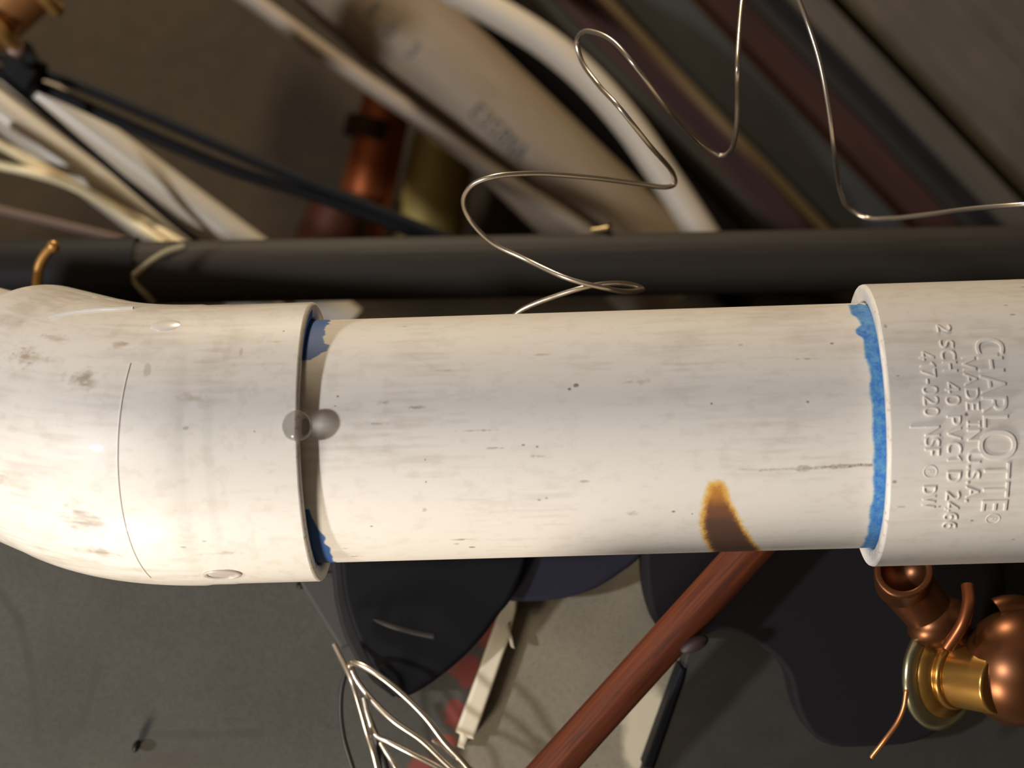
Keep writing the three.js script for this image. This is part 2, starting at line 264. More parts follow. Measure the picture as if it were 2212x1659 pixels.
// elbow, bending away behind
const corner = V(SL - 0.046, 0, 0), d2w = V(-0.707, 0.165, -0.69).normalize(), d2 = V(d2w.dot(ax), d2w.dot(ay), d2w.dot(az)).normalize();
{
  const t = place(thing('plastic_elbow', 'white plastic elbow smudged with brown dirt, joined to the end of the pipe', 'pipe elbow'));
  const T = 0.019, a = corner.clone().add(V(T, 0, 0)), b = corner.clone().addScaledVector(d2, T), end = corner.clone().addScaledVector(d2, 0.046);
  const pts = [], rad = [];
  for (let i = 0; i <= 24; i++) { pts.push(V(SL - 0.0008, 0, 0).lerp(a, i / 24)); rad.push(RH + 0.0001 * sstep(0.021, 0.0215, Math.abs(SL - pts[i].x)) ); }
  for (let i = 1; i <= 28; i++) { const k = i / 28; pts.push(a.clone().multiplyScalar((1 - k) ** 2).addScaledVector(corner, 2 * k * (1 - k)).addScaledVector(b, k * k)); rad.push(RH + 0.0003); }
  for (let i = 1; i <= 14; i++) { pts.push(b.clone().lerp(end, i / 14)); rad.push(RH + 0.0002); }
  const bodyG = sweep(pts, rad, 144);
  const len = 0.092, smu = specks([[140, 800, 60, 40, 0.35, [128, 104, 76]], [250, 830, 46, 34, 0.4, [128, 104, 76]], [70, 880, 26, 20, 0.4, [128, 104, 76]], [180, 750, 60, 16, 0.28, [128, 104, 76]], [300, 750, 24, 18, 0.35, [128, 104, 76]], [275, 1130, 44, 60, 0.35, [120, 102, 88]], [290, 1200, 50, 24, 0.4, [120, 102, 88]], [110, 1070, 60, 30, 0.25, [120, 102, 88]], [420, 860, 40, 20, 0.2, [128, 104, 76]], [480, 1195, 70, 10, 0.3, [128, 104, 76]], [410, 925, 10, 6, 0.4], [557, 932, 4, 3], [448, 1168, 7, 3, 0.6], [412, 1180, 6, 3, 0.5], [620, 715, 4, 3, 0.8], [605, 738, 14, 3, 0.35, [128, 104, 76]], [528, 760, 6, 18, 0.3, [128, 104, 76]], [350, 800, 8, 26, 0.25], [88, 1128, 14, 6, 0.7, [110, 92, 74]], [75, 1132, 6, 5, 0.8, [90, 74, 60]]], RH);
  const map = texture(1400, 1024, (u, v, o) => {
    const s = SL * 1000 - u * len * 1000, ang = (v * 2 - 1) * Math.PI, ar = -ang * RH * 1000;
    pvcGrain(s * 1.3, ar * 0.8, o, 1.25);
    const m = fbm(s * 0.7, ar * 0.7, 81);
    drawSpecks(smu, s, ar, o, m);
  });
  const uv = bodyG.attributes.uv; for (let i = 0; i < uv.count; i++) uv.setX(i, uv.getX(i) / len);
  mesh('elbow_body', bodyG, pvcMat(map, { roughness: 0.5, clearcoat: 0.6, clearcoatRoughness: 0.035 }), t);
  const [mg, mm] = mouth(SL, -1, (deg, v, m) => deg > 33 + 10 * m && deg < 76 + 10 * m && v < 0.62 ? 0.95 : deg < -38 - 8 * m && deg > -74 && v < 0.35 + 0.3 * m ? 0.85 : 0);
  mesh('socket_mouth', mg, mm, t);
  const plain = M(RGB(...PVC), 0.32);
  // moulding seam, ridge along the inside of the bend, gate mark, blister
  const ctr = bodyG.attributes.position;
  const near = (x, q) => {             // the skin of the body at length x and turn q
    let best = null, bd = 9; for (let i = 0; i < ctr.count; i++) { const p = V(ctr.getX(i), ctr.getY(i), ctr.getZ(i)); const dq = Math.abs(Math.atan2(p.y, p.z) - q) * 0.035 + Math.abs(p.x - x); if (dq < bd && p.length() > 0) { bd = dq; best = p; } } return best;
  };
  const seam = [], row = 31;
  for (let j = 0; j <= 144; j++) { const q = -(j / 144 * 2 - 1) * Math.PI; if (q > -1.15 && q < 0.62) { const i = row * 145 + j; seam.push(V(ctr.getX(i), ctr.getY(i), ctr.getZ(i))); } }
  mesh('mold_seam', wireGeo(seam, 0.00022, 120, 8), plain, t);
  const ridge = [0, 0.2, 0.4, 0.6, 0.8, 1].map((k) => near(corner.x + 0.002 - 0.021 * k, 1.34 + 0.05 * k));
  mesh('mold_ridge', wireGeo(ridge, 0.0006, 40, 8), plain, t);
  const spot = (px, py, R) => { const [s, q] = onPipe(px, py, R); return [V(s, Math.sin(q) * R, Math.cos(q) * R), q]; };
  const [gp, gq] = spot(480, 1240, RH);
  const gate = new THREE.TorusGeometry(0.0026, 0.0005, 8, 40).scale(1.6, 0.9, 1).rotateX(-gq); gate.translate(gp.x, gp.y, gp.z);
  const [gp2] = spot(480, 1240, RH - 0.0001); const dimple = new THREE.SphereGeometry(0.0024, 24, 12).scale(1.5, 0.8, 0.14).rotateX(-gq).translate(gp2.x, gp2.y, gp2.z);
  mesh('gate_mark', mergeGeometries([gate, dimple]), M(RGB(188, 178, 168), 0.3), t);
  const [bp, bq] = spot(360, 704, RH); mesh('blister', new THREE.SphereGeometry(0.0026, 24, 14).scale(1.5, 1.0, 0.22).rotateX(-bq).translate(bp.x, bp.y, bp.z), M(RGB(...PVC), 0.25), t);
  // pipe that leaves the elbow towards the side wall
  const e0 = corner.clone().addScaledVector(d2, 0.030).applyMatrix4(basis), dirW = d2.clone().transformDirection(basis);
  const e1 = e0.clone().addScaledVector(dirW, 0.115);
  const t2 = thing('plastic_pipe', 'white plastic pipe leaving the elbow towards the back corner', 'pipe');
  mesh('pipe_wall', rodGeo(e0, e1, RP, RP, 64), plain, t2);
}
// socket fitting with raised lettering
const font = await new FontLoader().loadAsync('fonts/droid/droid_sans_regular.typeface.json');
{
  const t = place(thing('plastic_coupling', 'white plastic fitting with raised lettering and a blue stained mouth', 'pipe fitting'));
  const pts = [], rad = [], E = SR + 0.092; for (let i = 0; i <= 40; i++) { pts.push(V(SR + 0.0008 + (E - SR) * i / 40, 0, 0)); rad.push(RH + 0.00002); }
  const g = sweep(pts, rad, 144); const uv = g.attributes.uv; for (let i = 0; i < uv.count; i++) uv.setX(i, uv.getX(i) / (E - SR));
  const sp = specks([[2165, 660, 7, 3, 0.6], [2180, 680, 8, 3, 0.6], [1990, 778, 3, 3], [2022, 1094, 4, 3, 0.8], [2092, 1125, 5, 3, 0.8], [1932, 812, 4, 2], [2182, 1165, 5, 2, 0.7], [2205, 620, 10, 5, 0.4], [2190, 640, 40, 4, 0.3, [150, 124, 90]], [1925, 1041, 6, 5, 0.6], [1940, 1095, 14, 3, 0.35], [2080, 895, 6, 6, 0.9, [80, 60, 48]], [2075, 800, 3, 6, 0.6], [2150, 770, 3, 12, 0.6, [90, 66, 60]], [1905, 705, 5, 8, 0.5, [128, 96, 60]]], RH);
  const map = texture(1024, 1024, (u, v, o) => { const s = (SR + u * (E - SR)) * 1000, a = (v * 2 - 1) * Math.PI * RH * 1000; pvcGrain(s, a, o, 1.1); drawSpecks(sp, s, a, o, fbm(s * 0.8, a * 0.8, 91)); });
  mesh('coupling_body', g, pvcMat(map, { roughness: 0.42 }), t);
  const [mg, mm] = mouth(SR, 1, (deg, v, m) => v < 0.30 + 0.12 * m && deg < 62 && deg > -74 ? 0.8 : 0);
  mesh('socket_mouth', mg, mm, t);
  const letterM = M(RGB(...PVC), 0.42);
  function ring(parts, s0, from, to, name) {                          // parts: [text, cap height, lift]; runs downwards round the fitting
    const glyphs = []; let x = 0;
    for (const [text, size, dy = 0, sp = 0.12] of parts) for (const ch of text) {
      if (ch === ' ') { x += size * 0.55; continue; }
      if (ch === '@') {
        const tor = new THREE.TorusGeometry(size * 0.52, size * 0.05, 6, 32).scale(1, 1, 0.6).translate(x + size * 0.6, dy + size * 0.5, 0.0001);
        const cc = new TextGeometry('R', { font, size: size * 0.5, depth: 0.00012, curveSegments: 3, bevelEnabled: false }).translate(x + size * 0.4, dy + size * 0.26, 0);
        glyphs.push(cc.index ? cc.toNonIndexed() : cc, tor.toNonIndexed()); x += size * 1.3; continue;
      }
      const q = new TextGeometry(ch, { font, size, depth: 0.0002, curveSegments: 5, bevelEnabled: true, bevelThickness: 0.00018, bevelSize: 0.00012, bevelOffset: -0.00006, bevelSegments: 2 });
      q.computeBoundingBox(); const bb = q.boundingBox; glyphs.push((q.index ? q.toNonIndexed() : q).translate(x - bb.min.x, dy, 0)); x += bb.max.x - bb.min.x + size * sp;
    }
    const all = mergeGeometries(glyphs.map((q) => { q.deleteAttribute('normal'); return q; })), p = all.attributes.position, span = from - to, k = span * RH / x;
    for (let i = 0; i < p.count; i++) { const th = from - p.getX(i) * k / RH, r = RH - 0.00002 + p.getZ(i); p.setXYZ(i, s0 + p.getY(i), Math.sin(th) * r, Math.cos(th) * r); }
    all.computeVertexNormals();
    const m = mesh('raised_lettering', all, letterM, t); m.userData.label = name; return m;
  }
  const D = Math.PI / 180;
  ring([['2 SCH 40 PVC1 D 2466', 0.0031]], 0.1002, 42.5 * D, -44 * D, 'raised size lettering');
  ring([['417-020 NSF ', 0.0033], ['@ DW', 0.0029, -0.0002]], 0.0951, 30 * D, -33 * D, 'raised number lettering');
  ring([['MADE IN U.S.A.', 0.0029]], 0.1047, 27 * D, -31 * D, 'raised origin lettering');
  ring([['C', 0.0062, 0, 0.1], ['HARL', 0.0056, 0, 0.1], ['O', 0.0083, -0.0010, 0.08], ['TTE', 0.0058, 0.0003, 0.14], ['@', 0.0030, 0.0018]], 0.1083, 35 * D, -42 * D, 'large raised maker lettering');
  const bar = new RoundedBoxGeometry(0.0036, 0.00055, 0.0006, 2, 0.0002); const [bs, bq] = onPipe(1982, 922, RH); bar.rotateX(-bq).translate(bs, Math.sin(bq) * RH, Math.cos(bq) * RH);
  mesh('index_mark', bar, letterM, t);
  const t2 = thing('plastic_pipe', 'white plastic pipe leaving the lettered fitting towards the side wall', 'pipe');
  const e0 = V(E - 0.02, 0, 0).applyMatrix4(basis); mesh('pipe_wall', rodGeo(e0, e0.clone().addScaledVector(ax, (1.2785 - e0.x) / ax.x), RP, RP, 64), M(RGB(...PVC), 0.36), t2);
}
// drop of water on the elbow's lip
{
  const [s, q] = onPipe(641, 919, RH + 0.0012), r = RH + 0.0005;
  const c = V(s, Math.sin(q) * r, Math.cos(q) * r).applyMatrix4(basis);
  const t = thing('water_drop', 'clear round drop of water hanging on the lip of the elbow', 'water drop', c);
  const g = new THREE.SphereGeometry(0.0036, 40, 28); const p = g.attributes.position;
  for (let i = 0; i < p.count; i++) { const y = p.getY(i) / 0.0036; p.setX(i, p.getX(i) * (0.97 - 0.05 * y)); p.setZ(i, p.getZ(i) * 0.72); }
  g.computeVertexNormals();
  mesh('drop', g, M(0xffffff, 0.02, 0, { transmission: 1, ior: 1.33, thickness: 0.004, specularIntensity: 1 }), t);
}

// ------------------------------------------------------------------ black iron pipe behind
const iron = M(RGB(52, 47, 42), 0.62, 0, { specularIntensity: 0.5, bumpMap: texture(512, 512, (u, v, o) => { const n = fbm(u * 60, v * 40, 101); o[0] = o[1] = o[2] = 255 * n; }, false), bumpScale: 0.0003 });
{
  const D = 0.62, c0 = P(300, 590, D), c1 = P(2212, 556, D), dir = c1.clone().sub(c0).normalize();
  const toX = (x) => c0.clone().addScaledVector(dir, (x - c0.x) / dir.x), r = PX(68, D);
  const t = thing('iron_pipe', 'black iron pipe running behind the white pipe with a coupling at its end', 'pipe');
  mesh('pipe_wall', rodGeo(toX(c0.x - 0.004), toX(1.279), r, r, 64), iron, t);
  const cp = mesh('coupling', rodGeo(toX(-1.279), toX(P(300, 0, D).x), PX(78, D), PX(78, D), 64), M(RGB(30, 28, 28), 0.6, 0, { specularIntensity: 0.4 }), t);
  const sealPts = [[404, 537], [372, 548], [340, 569], [316, 590], [301, 604], [312, 622], [326, 638], [336, 652]].map(([x, y]) => { const e = toX(P(x, 0, D).x), dy = P(x, y, D).y - e.y; return V(e.x, e.y + dy, e.z + Math.sqrt(Math.max(0, r * r - dy * dy)) + 0.0004); });
  mesh('thread_sealant', capped(sealPts, PX(7, D), 60), M(RGB(160, 148, 118), 0.6), cp);
  const nub = thing('brass_screw', 'tiny bright brass screw lying on top of the black iron pipe', 'screw');
  const e = toX(P(1315, 0, D).x), y = r + 0.0008;
  mesh('screw_head', new THREE.CylinderGeometry(0.0022, 0.0014, 0.0014, 20).rotateZ(1.2).translate(e.x, e.y + y * 0.97 + 0.0012, e.z + 0.003), M(RGB(200, 160, 80), 0.35, 1), nub);
  mesh('screw_shaft', rodGeo(V(e.x - 0.006, e.y + y * 0.97 + 0.0002, e.z + 0.003), V(e.x, e.y + y * 0.97 + 0.001, e.z + 0.003), 0.0007, 0.0010, 12), M(RGB(190, 170, 130), 0.4, 1), nub);
}

// ------------------------------------------------------------------ background, upper left
const whitePex = M(RGB(190, 180, 163), 0.34), blackRub = M(RGB(17, 17, 20), 0.6, 0, { specularIntensity: 0.35 }), cream = M(RGB(244, 224, 178), 0.4);
{
  const D = 0.75, a = thing('water_tube', 'white plastic tube slanting down, nearer the cream cables', 'tube');
  mesh('tube_wall', rodGeo(P(-416, -78, D), P(620, 712, D), PX(40, D)), whitePex, a);
  const b = thing('water_tube', 'white plastic tube slanting down, bordering the brown wall', 'tube');
  mesh('tube_wall', rodGeo(P(-360, -132, D + 0.004), P(760, 699, D + 0.004), PX(38, D)), whitePex, b);
  const c1 = tag(mesh('cream_cable', capped([P(-80, 270, 0.7200), P(0, 312, 0.7220), P(90, 362, 0.7250), P(180, 412, 0.7350), P(300, 474, 0.7370), P(420, 545, 0.7250)], PX(11, 0.7200), 80), cream), 'upper of two cream cables meeting over the white tube', 'cable');
  const c2 = tag(mesh('cream_cable', capped([P(-80, 345, 0.7300), P(0, 358, 0.7250), P(80, 376, 0.7220), P(165, 406, 0.7260), P(280, 476, 0.7320), P(400, 560, 0.7220)], PX(10, 0.7200), 80), cream), 'lower of two cream cables meeting over the white tube', 'cable');
  tag(mesh('black_cable', capped([P(-430, -52, 0.733), P(-120, 78, 0.733), P(-20, 112, 0.733), P(60, 146, 0.733), P(160, 180, 0.733), P(300, 238, 0.733), P(500, 326, 0.733), P(640, 384, 0.733), P(800, 448, 0.733), P(960, 514, 0.733), P(1120, 585, 0.733)], PX(13, 0.733), 120), blackRub), 'upper strand of the black twin cable crossing the brown wall', 'cable');
  tag(mesh('black_cable', capped([P(-430, -12, 0.7375), P(-120, 118, 0.7375), P(-20, 152, 0.7375), P(60, 178, 0.7375), P(130, 205, 0.7375), P(250, 260, 0.7375), P(400, 326, 0.7375), P(520, 374, 0.7375), P(640, 410, 0.7375), P(800, 466, 0.7375), P(940, 524, 0.7375), P(1100, 600, 0.7375)], PX(14, 0.733), 120), blackRub), 'lower strand of the black twin cable crossing the brown wall', 'cable');
  tag(mesh('thin_black_cable', capped([P(-60, 110, 0.705), P(25, 182, 0.705), P(130, 270, 0.7200), P(260, 382, 0.7280), P(350, 460, 0.7340), P(450, 540, 0.7380), P(560, 630, 0.73)], PX(8, 0.7), 90), blackRub), 'thin black cable lying between the two white tubes', 'cable');
  tag(mesh('brown_cable', capped([P(-90, 430, 0.78), P(0, 455, 0.78), P(130, 486, 0.78), P(270, 522, 0.78), P(420, 575, 0.78)], PX(10, 0.78), 60), M(RGB(110, 88, 76), 0.6)), 'thin brown cable low behind the cream cables', 'cable');
  const h = thing('brass_hook', 'small curved brass hook standing up behind the elbow', 'hook');
  mesh('hook_wire', capped([P(84, 680, 0.56), P(80, 610, 0.56), P(86, 572, 0.56), P(100, 548, 0.56), P(116, 532, 0.56)], PX(11, 0.56), 40), M(RGB(190, 142, 80), 0.4, 0.6), h);
  mesh('hook_tip', new THREE.SphereGeometry(PX(14, 0.56), 20, 14).translate(...P(115, 533, 0.56).toArray()), M(RGB(190, 142, 80), 0.4, 0.6), h);
  // clip and valve at the corner
  const cl = thing('cable_clip', 'black cable clip with a pale screw holding the twin cable', 'cable clip');
  const k = P(46, 152, 0.727); mesh('clip_body', new RoundedBoxGeometry(0.0150, 0.0150, 0.012, 3, 0.002).rotateZ(-0.5).translate(k.x, k.y, k.z - 0.003), blackRub, cl);
  const k2 = P(62, 120, 0.723); mesh('clip_tab', new RoundedBoxGeometry(0.0055, 0.010, 0.008, 3, 0.0012).rotateZ(0.45).translate(k2.x, k2.y, k2.z), blackRub, cl);
  const k3 = P(32, 108, 0.719); mesh('screw_head', new THREE.SphereGeometry(PX(20, 0.719), 20, 14).scale(1, 1, 0.6).translate(k3.x, k3.y, k3.z), M(RGB(150, 120, 108), 0.5, 0.3), cl);
  const v = thing('brass_valve', 'brown bronze valve with two bright brass rims above the black clip', 'valve');
  const va = P(-40, 70, 0.70), vb = P(110, -70, 0.70), vd = vb.clone().sub(va).normalize();
  mesh('valve_body', rodGeo(va, vb, PX(62, 0.70), PX(62, 0.70), 48), M(RGB(168, 118, 70), 0.4, 0.5), v);
  for (const [c, r] of [[P(-12, 50, 0.695), 58], [P(82, -24, 0.695), 58]]) { const tg = new THREE.TorusGeometry(PX(r, 0.695), PX(16, 0.695), 14, 48).applyQuaternion(new THREE.Quaternion().setFromUnitVectors(V(0, 0, 1), vd)); mesh('valve_rim', tg.translate(c.x, c.y, c.z), M(RGB(206, 160, 92), 0.36, 0.6), v); }
}
// ------------------------------------------------------------------ background, upper middle
{
  const D = 0.945;
  const cu = thing('copper_tube', 'blurred copper tube standing behind the black twin cable', 'pipe');
  mesh('tube_wall', rodGeo(P(752, 600, D), P(850, 160, D), PX(62, D), PX(54, D), 48), M(RGB(170, 92, 52), 0.36, 0.7), cu);
  mesh('tube_band', rodGeo(P(800, 305, D), P(812, 262, D), PX(64, D), PX(63, D), 48), M(RGB(60, 36, 24), 0.5, 0.5), cu);
  const br = thing('brass_pipe', 'dull yellow brass pipe standing beside the blurred copper tube', 'pipe');
  mesh('pipe_wall', rodGeo(P(900, 620, D + 0.01), P(962, 300, D + 0.01), PX(84, D), PX(70, D), 48), M(RGB(172, 150, 82), 0.5, 0.15), br);
  const ct = thing('flared_copper_foot', 'dark red copper flange below the black twin cable', 'flange');
  mesh('flange_body', rodGeo(P(690, 600, D - 0.02), P(740, 430, D - 0.02), PX(80, D), PX(64, D), 48), M(RGB(76, 42, 30), 0.45, 0.5), ct);

  tag(mesh('grey_cable', capped([P(150, -262, 0.866), P(440, -70, 0.866), P(545, 0, 0.866), P(660, 84, 0.866), P(800, 184, 0.866), P(900, 252, 0.866), P(1000, 326, 0.866), P(1100, 396, 0.866), P(1220, 470, 0.866), P(1360, 570, 0.866)], PX(19, 0.866), 100), M(RGB(152, 137, 120), 0.5)), 'pale grey cable along the lower side of the printed pipe', 'cable');
  // pipe with dark print
  const PD = 0.9, pa = P(620, -180, PD), pb = P(1470, 640, PD), pd = pb.clone().sub(pa), L = pd.length(), R = PX(115, PD);
  const cv = document.createElement('canvas'); cv.width = 2048; cv.height = 1024; const cx = cv.getContext('2d');
  cx.fillStyle = 'rgb(138,122,103)'; cx.fillRect(0, 0, 2048, 1024);
  for (let i = 0; i < 2600; i++) { cx.fillStyle = `rgba(${rnd() > 0.5 ? '70,58,46' : '190,172,146'},${0.03 + 0.05 * rnd()})`; cx.fillRect(rnd() * 2048, rnd() * 1024, 20 + 120 * rnd(), 2 + 7 * rnd()); }
  const tex = new THREE.CanvasTexture(cv); 
  const U = (px, py) => { const p = P(px, py, PD - R * 0.8).sub(pa); return p.dot(pd) / (L * L) * 2048; };
  cx.fillStyle = 'rgb(46,50,44)';
  const yPix = (v) => v * 1024;
  cx.font = 'bold 72px monospace'; cx.fillText('E3S8NA', U(1012, 246), 576);
  cx.fillStyle = 'rgba(50,54,48,0.8)'; cx.font = 'bold 70px monospace'; cx.fillText('8', U(790, 25), 575); cx.fillText('O', U(830, 66), 585); cx.fillText('3', U(880, 108), 580);
  tex.colorSpace = THREE.SRGBColorSpace;
  const nL = 40, pts = [], rad = []; for (let i = 0; i <= nL; i++) { pts.push(pa.clone().lerp(pb, i / nL)); rad.push(R); }
  const g = sweep(pts, rad, 96); const uv = g.attributes.uv; for (let i = 0; i < uv.count; i++) uv.setXY(i, uv.getX(i) / L, uv.getY(i));
  const pp = thing('printed_pipe', 'wide grey brown pipe with blurred dark print, slanting across the back', 'pipe');
  mesh('pipe_wall', g, M(0xffffff, 0.6, 0, { map: tex }), pp);
  mesh('pipe_wall', rodGeo(pa.clone().addScaledVector(pd, -0.5), pa.clone().addScaledVector(pd, 0.002), R, R, 64), M(RGB(138, 122, 103), 0.6), pp);

  const filler = thing('gap_filler', 'black rod for the shade in the gap between printed pipe and white cable', 'filler');  // black rod set into the gap in place of its shade
  mesh('filler_rod', rodGeo(P(575, -485, 0.952), P(1640, 640, 0.952), PX(70, 0.952)), M(RGB(18, 16, 18), 0.8, 0, { specularIntensity: 0.2 }), filler);
  tag(mesh('white_cable', capped([P(880, -70, 0.845), P(960, -30, 0.845), P(1060, 20, 0.845), P(1180, 94, 0.845), P(1270, 170, 0.845), P(1360, 272, 0.845), P(1440, 388, 0.845), P(1500, 478, 0.845), P(1570, 590, 0.845)], PX(34, 0.845), 120, 20), M(RGB(206, 194, 176), 0.45)), 'thick white cable curving down beside the black gap', 'cable');
}
// ------------------------------------------------------------------ background, upper right: slanted boards
function board(name, label, a, b, wpx, d, thick, col, rough = 0.8) {
  const e = [(b[0] - a[0]) * 0.45, (b[1] - a[1]) * 0.45], A = P(a[0] - e[0], a[1] - e[1], d), B = P(b[0], b[1], d), L = A.distanceTo(B), g = new RoundedBoxGeometry(L, PX(wpx, d), thick, 2, Math.min(0.0015, PX(wpx, d) * 0.2));
  const tex = texture(512, 128, (u, v, o) => { const n = noise(u * 9, v * 40, wpx) * 0.6 + noise(u * 30, v * 110, wpx + 1) * 0.4, q = fbm(u * 12, v * 4, wpx + 2); for (let i = 0; i < 3; i++) o[i] = col[i] * (0.78 + 0.22 * n + 0.25 * (q - 0.3)); });
  const t = thing(name, label, 'board', A.clone().lerp(B, 0.5).add(V(0, 0, -thick / 2)));
  t.rotation.z = Math.atan2(B.y - A.y, B.x - A.x); mesh('board_plank', g, M(0xffffff, rough, 0, { map: tex }), t);
}
board('wooden_board', 'dark olive wooden board between the white cable and the red brown board', [1120, -120], [1800, 590], 130, 0.955, 0.007, [84, 76, 60]);
board('wooden_board', 'dark red brown wooden board bordered by the thin tan strip', [1150, -100], [1830, 600], 64, 0.943, 0.007, [70, 42, 36]);
board('wooden_strip', 'thin tan wooden strip between dark boards', [1215, -100], [1880, 600], 22, 0.931, 0.007, [118, 98, 68]);
board('wooden_board', 'blackish green wooden board beside the thin tan strip', [1300, -120], [1960, 575], 116, 0.955, 0.007, [52, 53, 53]);
board('wooden_board', 'rusty dark red wooden board with the thin wire hanging in front', [1432, -120], [2132, 620], 140, 0.967, 0.007, [82, 46, 33]);
board('wooden_board', 'black gap filled by a board beside the wide grey boarding', [1560, -120], [2260, 620], 80, 0.943, 0.007, [32, 27, 24]);  // dark gap between boards, put in as a black plank
board('wooden_strip', 'narrow grey wooden strip along the edge of the wide grey boarding', [1635, -120], [2340, 620], 62, 0.931, 0.007, [82, 75, 66]);
board('grey_boarding', 'wide dull grey boarding beyond the slanted boards', [1826, -400], [2596, 420], 560, 0.955, 0.007, [88, 80, 70]);

// ------------------------------------------------------------------ thin bright wires
const steel = M(RGB(214, 203, 186), 0.28, 0.9);
tag(mesh('steel_wire', wireGeo([P(1100, 690, 0.485), P(1130, 668, 0.483), P(1200, 640, 0.48), P(1275, 618, 0.478), P(1330, 612, 0.482), P(1372, 617, 0.488), P(1388, 624, 0.490), P(1372, 629, 0.484), P(1340, 629, 0.476), P(1300, 621, 0.470), P(1230, 603, 0.470), P(1130, 558, 0.478), P(1060, 522, 0.480), P(1012, 470, 0.478), P(1001, 432, 0.474), P(1020, 400, 0.470), P(1065, 382, 0.468), P(1140, 375, 0.470), P(1260, 382, 0.478), P(1380, 397, 0.490), P(1440, 404, 0.496), P(1457, 398, 0.498), P(1454, 376, 0.494),
  P(1400, 310, 0.476), P(1340, 235, 0.470), P(1290, 180, 0.484), P(1255, 128, 0.492), P(1246, 90, 0.492), P(1258, 70, 0.488), P(1285, 70, 0.482), P(1325, 90, 0.474), P(1370, 140, 0.468), P(1430, 220, 0.476), P(1480, 278, 0.492), P(1525, 320, 0.505), P(1556, 336, 0.508), P(1578, 326, 0.500), P(1589, 290, 0.490), P(1593, 220, 0.480), P(1593, 150, 0.470), P(1598, 60, 0.480), P(1606, -20, 0.490), P(1625, -140, 0.52), P(1650, -400, 0.56)], PX(5.6, 0.475), 700), steel), 'long looped shiny wire rising from behind the white pipe', 'wire');
tag(mesh('steel_wire', wireGeo([P(1610, -420, 0.52), P(1690, -130, 0.48), P(1718, -20, 0.474), P(1745, 50, 0.470), P(1770, 130, 0.470), P(1788, 220, 0.472), P(1800, 310, 0.478), P(1808, 370, 0.495), P(1818, 420, 0.52), P(1838, 452, 0.54), P(1870, 470, 0.54), P(1920, 472, 0.53), P(2000, 464, 0.51), P(2100, 451, 0.49), P(2212, 442, 0.475), P(2330, 436, 0.47), P(2700, 424, 0.475)], PX(5.6, 0.475), 300), steel), 'shiny wire dropping past the rusty board and turning sideways', 'wire');
{
  const r = PX(6.0, 0.503), W1 = (n, pts, label, rr = r) => tag(mesh('steel_wire', wireGeo(pts, rr, n), steel), label, 'wire');
  W1(120, [P(722, 1392, 0.5056), P(735, 1418, 0.5035), P(760, 1472, 0.4993), P(778, 1530, 0.5002), P(792, 1580, 0.5023), P(806, 1625, 0.5056), P(822, 1690, 0.5077)], 'straightest bright wire, topmost in the bundle under the deep black slab');
  W1(160, [P(752, 1446, 0.5048), P(758, 1433, 0.5035), P(778, 1436, 0.5014), P(820, 1460, 0.4993), P(870, 1500, 0.4993), P(920, 1550, 0.4993), P(960, 1602, 0.5002), P(1000, 1645, 0.5014), P(1050, 1710, 0.5035)], 'bright wire arching outermost over the bundle', r * 1.12);
  W1(160, [P(757, 1440, 0.5056), P(770, 1468, 0.5048), P(800, 1508, 0.5031), P(850, 1556, 0.5014), P(910, 1598, 0.5014), P(960, 1645, 0.5027), P(1010, 1690, 0.5040)], 'bright wire running through the middle of the bundle', r * 1.12);
  W1(110, [P(786, 1508, 0.5073), P(796, 1550, 0.5056), P(812, 1588, 0.5040), P(840, 1602, 0.5023), P(890, 1628, 0.5014), P(945, 1656, 0.5023), P(1000, 1690, 0.5040)], 'bright wire kinked sharply at the lower knot of the bundle');
  W1(90, [P(822, 1604, 0.5044), P(836, 1628, 0.5031), P(852, 1652, 0.5023), P(876, 1700, 0.5031)], 'short bright wire starting at the lower knot of the bundle', r * 0.9);
  W1(110, [P(935, 1598, 0.5056), P(960, 1618, 0.5044), P(990, 1640, 0.5040), P(1030, 1670, 0.5044)], 'short pale wire between the two longest wires of the bundle', r * 0.75);
  tag(mesh('wire_shadow', wireGeo([P(748, 1448, 0.5082), P(738, 1490, 0.5073), P(736, 1540, 0.5065), P(742, 1590, 0.5065), P(756, 1640, 0.5073), P(776, 1700, 0.5082)], PX(5.5, 0.53), 100), M(RGB(40, 36, 34), 0.5)), 'thin wire shadow built as a strand, bowed outwards beside the bright bundle', 'wire');  // cast shadow line of a wire, built as a dark tube
  tag(mesh('wire_shadow', wireGeo([P(790, 1540, 0.5098), P(806, 1580, 0.5090), P(818, 1610, 0.5082), P(830, 1650, 0.5082), P(842, 1700, 0.5090)], PX(9, 0.53), 80), M(RGB(44, 40, 40), 0.5)), 'thick wire shadow built as a strand, passing behind the lower knot of the bundle', 'wire');  // shadow beside the bright wire, also built as a dark tube
}

// ------------------------------------------------------------------ lower area
{
  // copper pipe touching the white pipe
  const D = 0.488, t = thing('copper_pipe', 'dull red brown copper pipe slanting up to the scorched spot', 'pipe');
  const tex = texture(1024, 256, (u, v, o) => { const n = fbm(u * 30, v * 5, 121), m = fbm(u * 60, v * 12, 124); o[0] = 92 + 60 * (n - 0.45); o[1] = 45 + 40 * (n - 0.45); o[2] = 26 + 26 * (n - 0.45); if (m > 0.58) lerp3(o, [62, 40, 34], 0.5 * sstep(0.58, 0.75, m)); });
  mesh('pipe_wall', rodGeo(P(950, 1928, D), P(1700, 1098, D), PX(43, D), PX(43, D), 64), M(0xffffff, 0.62, 0.1, { map: tex, specularIntensity: 0.5 }), t);
  const drip = P(1500, 1392, 0.484); mesh('solder_drip', new THREE.SphereGeometry(PX(22, D), 20, 14).scale(1.5, 0.7, 0.8).rotateZ(0.45).translate(drip.x, drip.y, drip.z), M(RGB(50, 34, 34), 0.6, 0.1), t);
}
